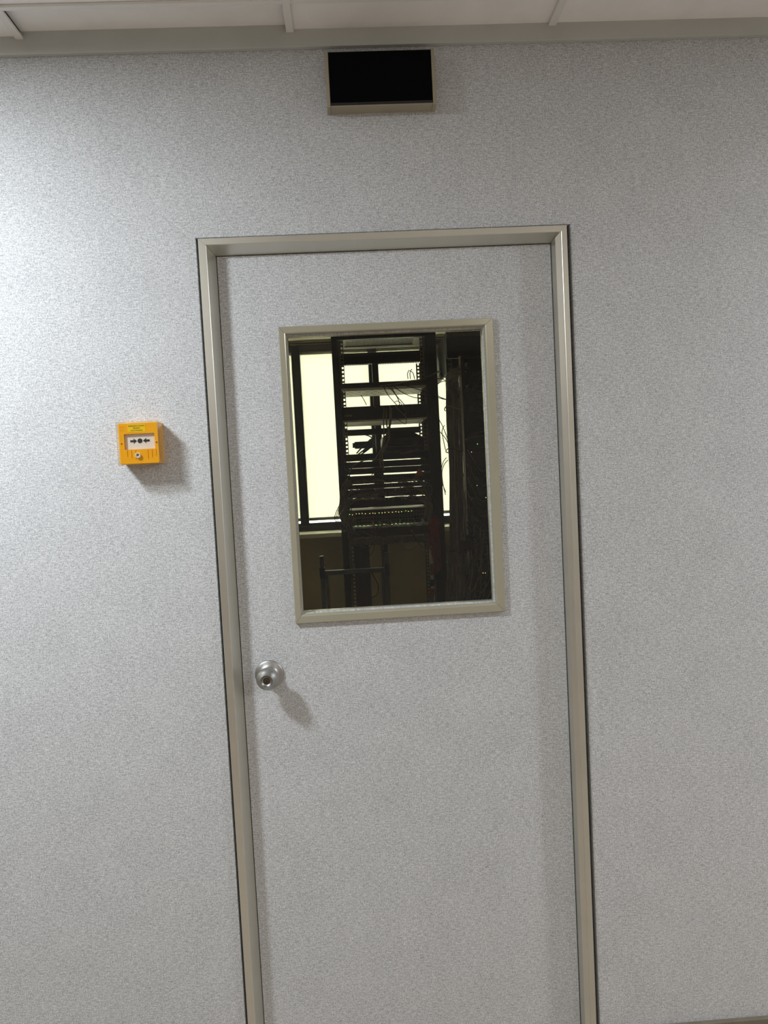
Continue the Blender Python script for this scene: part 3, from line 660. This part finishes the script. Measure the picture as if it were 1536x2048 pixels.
# main vertical bundle
lbv = 'grey network cable in the thick vertical bundle between the two racks'
for k in range(46):
    u = random.random(); d = random.uniform(0, .07)
    xt = 893+u*28; sp = (u-.5)
    ctr = lambda y: 908+(y-800)*.034
    l = []
    for y in range(770, 1221, 50):
        wdt = 13+ (2 if y < 900 else (y-900)*.02)
        if y > 1060: wdt += (y-1060)*.09
        l.append((ctr(y)+sp*2*wdt+random.uniform(-1.8, 1.8), y+random.uniform(-8, 8), SY0+.03+d+random.uniform(-.006, .006)))
    if k % 3 == 0: l = [(935+random.uniform(-5, 4), 733+random.uniform(-8, 10), SY0+.02), (915+random.uniform(-3, 3), 742+random.uniform(-6, 6), SY0+.04)]+l[1:]
    cable(pc(l, SY0), random.choice([.0032, .0036, .0042]), CAB_G if k % 4 else CAB_W, lbv, 'vertical cable bundle between the racks', sub=3, n=5)
for i, y_ in enumerate((815, 900, 1105)):
    p = at(908+(y_-800)*.034, y_, SY0-.0)
    tag(MB().tube([p+Vector((.045*math.cos(a), .05+.055*math.sin(a), .01*math.sin(a*2))) for a in [2*PI*k/14 for k in range(15)]], .0028, 5, 1).build('cable_tie', CAB_K if i else CAB_W),
        ['pale tie around the top of the vertical cable bundle', 'black tie around the middle of the vertical cable bundle', 'black tie around the bottom of the vertical cable bundle'][i], 'cable tie', 'ties on the cable bundle')
# flat grey hose looping out at the top of the bundle
for k in range(5):
    l = [(922, 738+k*3), (910, 738+k*3), (899, 744+k*3), (893, 754+k*3), (895, 770+k*3)]
    cable(pc(l, SY0-.02), .0045, CAB_W, 'thick grey cable bending out at the top of the vertical bundle', 'thick cables bending at the bundle top')
# fans of patch cords in front of the right rack
for k in range(22):
    y0_ = 735+k*5.2; l = [(934, 765+k*5), (945, 752+k*4.2), (962, 742+k*4.6), (985, 735+k*6), (1010, 740+k*7)]
    cable(pc(l, SY0-.02-.002*(k % 4)), .0024, mat('cable_charcoal_sheath', (.06, .06, .055), .5) if k == 0 else bpy.data.materials['cable_charcoal_sheath'], 'charcoal patch cord fanning right across the top of the right rack', 'fanned cords in the right rack', sub=3, n=5)
CH = bpy.data.materials['cable_charcoal_sheath']
for k in range(4):
    l = [(930, 878+k*2), (942, 874+k*2), (960, 871+k*2), (975, 870+k), (1000, 872+k)]
    cable(pc(l, SY0-.02), .0028, CAB_G if k == 1 else CH, 'grey ribbon cable bent across the right rack', 'ribbon cables in the right rack')
tag(MB().box(at(971, 876, SY0-.03), at(976, 870, SY0-.02), .001).build('cable_plug', STKW), 'small white plug at the end of the ribbon cable, right rack', 'plug')
for k in range(18):
    l = [(935, 900+k*9), (944, 915+k*10), (955, 935+k*10), (968, 942+k*10), (990, 925+k*11)]
    cable(pc(l, SY0-.015-.002*(k % 5)), .0026, CH if k % 3 else CAB_G, 'sagging patch cord in the lower half of the right rack', 'sagging cords in the right rack', sub=3, n=5)
for k in range(16):
    x = 938+k*3.3; y0_ = random.uniform(1040, 1100)
    l = [(x, y0_), (x+random.uniform(-4, 4), y0_+30), (x+random.uniform(-8, 8), y0_+70), (x-10+random.uniform(-5, 5), 1190), (x-22, 1215)]
    cable(pc(l, SY0-.03), .003, CAB_G if k % 2 else CH, 'cord hanging loose at the bottom of the right rack', 'hanging cords at the foot of the right rack', sub=3, n=5)
# black rack door latch
p = at(937, 1085, SY0-.06)
t = empty('rack_latch', tuple(p), 'black swivel latch on the edge of the right rack', 'latch')
MB().box((p.x-.012, p.y, p.z-.045), (p.x+.010, p.y+.02, p.z+.040), .004).build('latch_plate', BLACKHOLE, t)
MB().box((p.x-.042, p.y-.006, p.z-.004), (p.x+.004, p.y+.008, p.z+.012), .003).build('latch_arm', BLACKHOLE, t)

# ------------------------------------------------------------ reflection in the door glass, built as a solid ladder
LY = 2.05
a0, a1 = at(643, 1112, LY), at(772, 1106, LY); zr = at(700, 1143, LY).z
ld_ = empty('reflected_ladder', ((a0.x+a1.x)/2, LY, 0), 'door glass reflection of a grey frame with blue joints, built as a ladder before the middle rack', 'ladder')
for x in (a0.x, a1.x):
    MB().box((x-.011, LY-.012, .01), (x+.011, LY+.012, a0.z), .003).build('side_rail', LADDER, ld_)
    MB().box((x-.014, LY-.016, zr-.030), (x+.014, LY+.016, zr+.030), .004).build('joint', LBLUE, ld_)
    MB().box((x-.014, LY-.016, 0), (x+.014, LY+.016, .03), .004).build('foot', LBLUE, ld_)
for z in (zr, zr-.28, zr-.56, ):
    if z > .1: MB().box((a0.x, LY-.012, z-.012), (a1.x, LY+.012, z+.012), .003).build('rung', LADDER, ld_)
for x in (a0.x+.02, a1.x-.02):
    MB().cyl((x, LY+.02, zr), (x, LY+.30, .005), .009, 10).build('rear_leg', LADDER, ld_, True)
# the neighbouring building outside
tag(nb.build('neighbouring_building', mat('pale_render', (.66, .63, .52), .8, 0, .05, 1)), 'pale building outside, its sloping top showing through the blind', 'building')
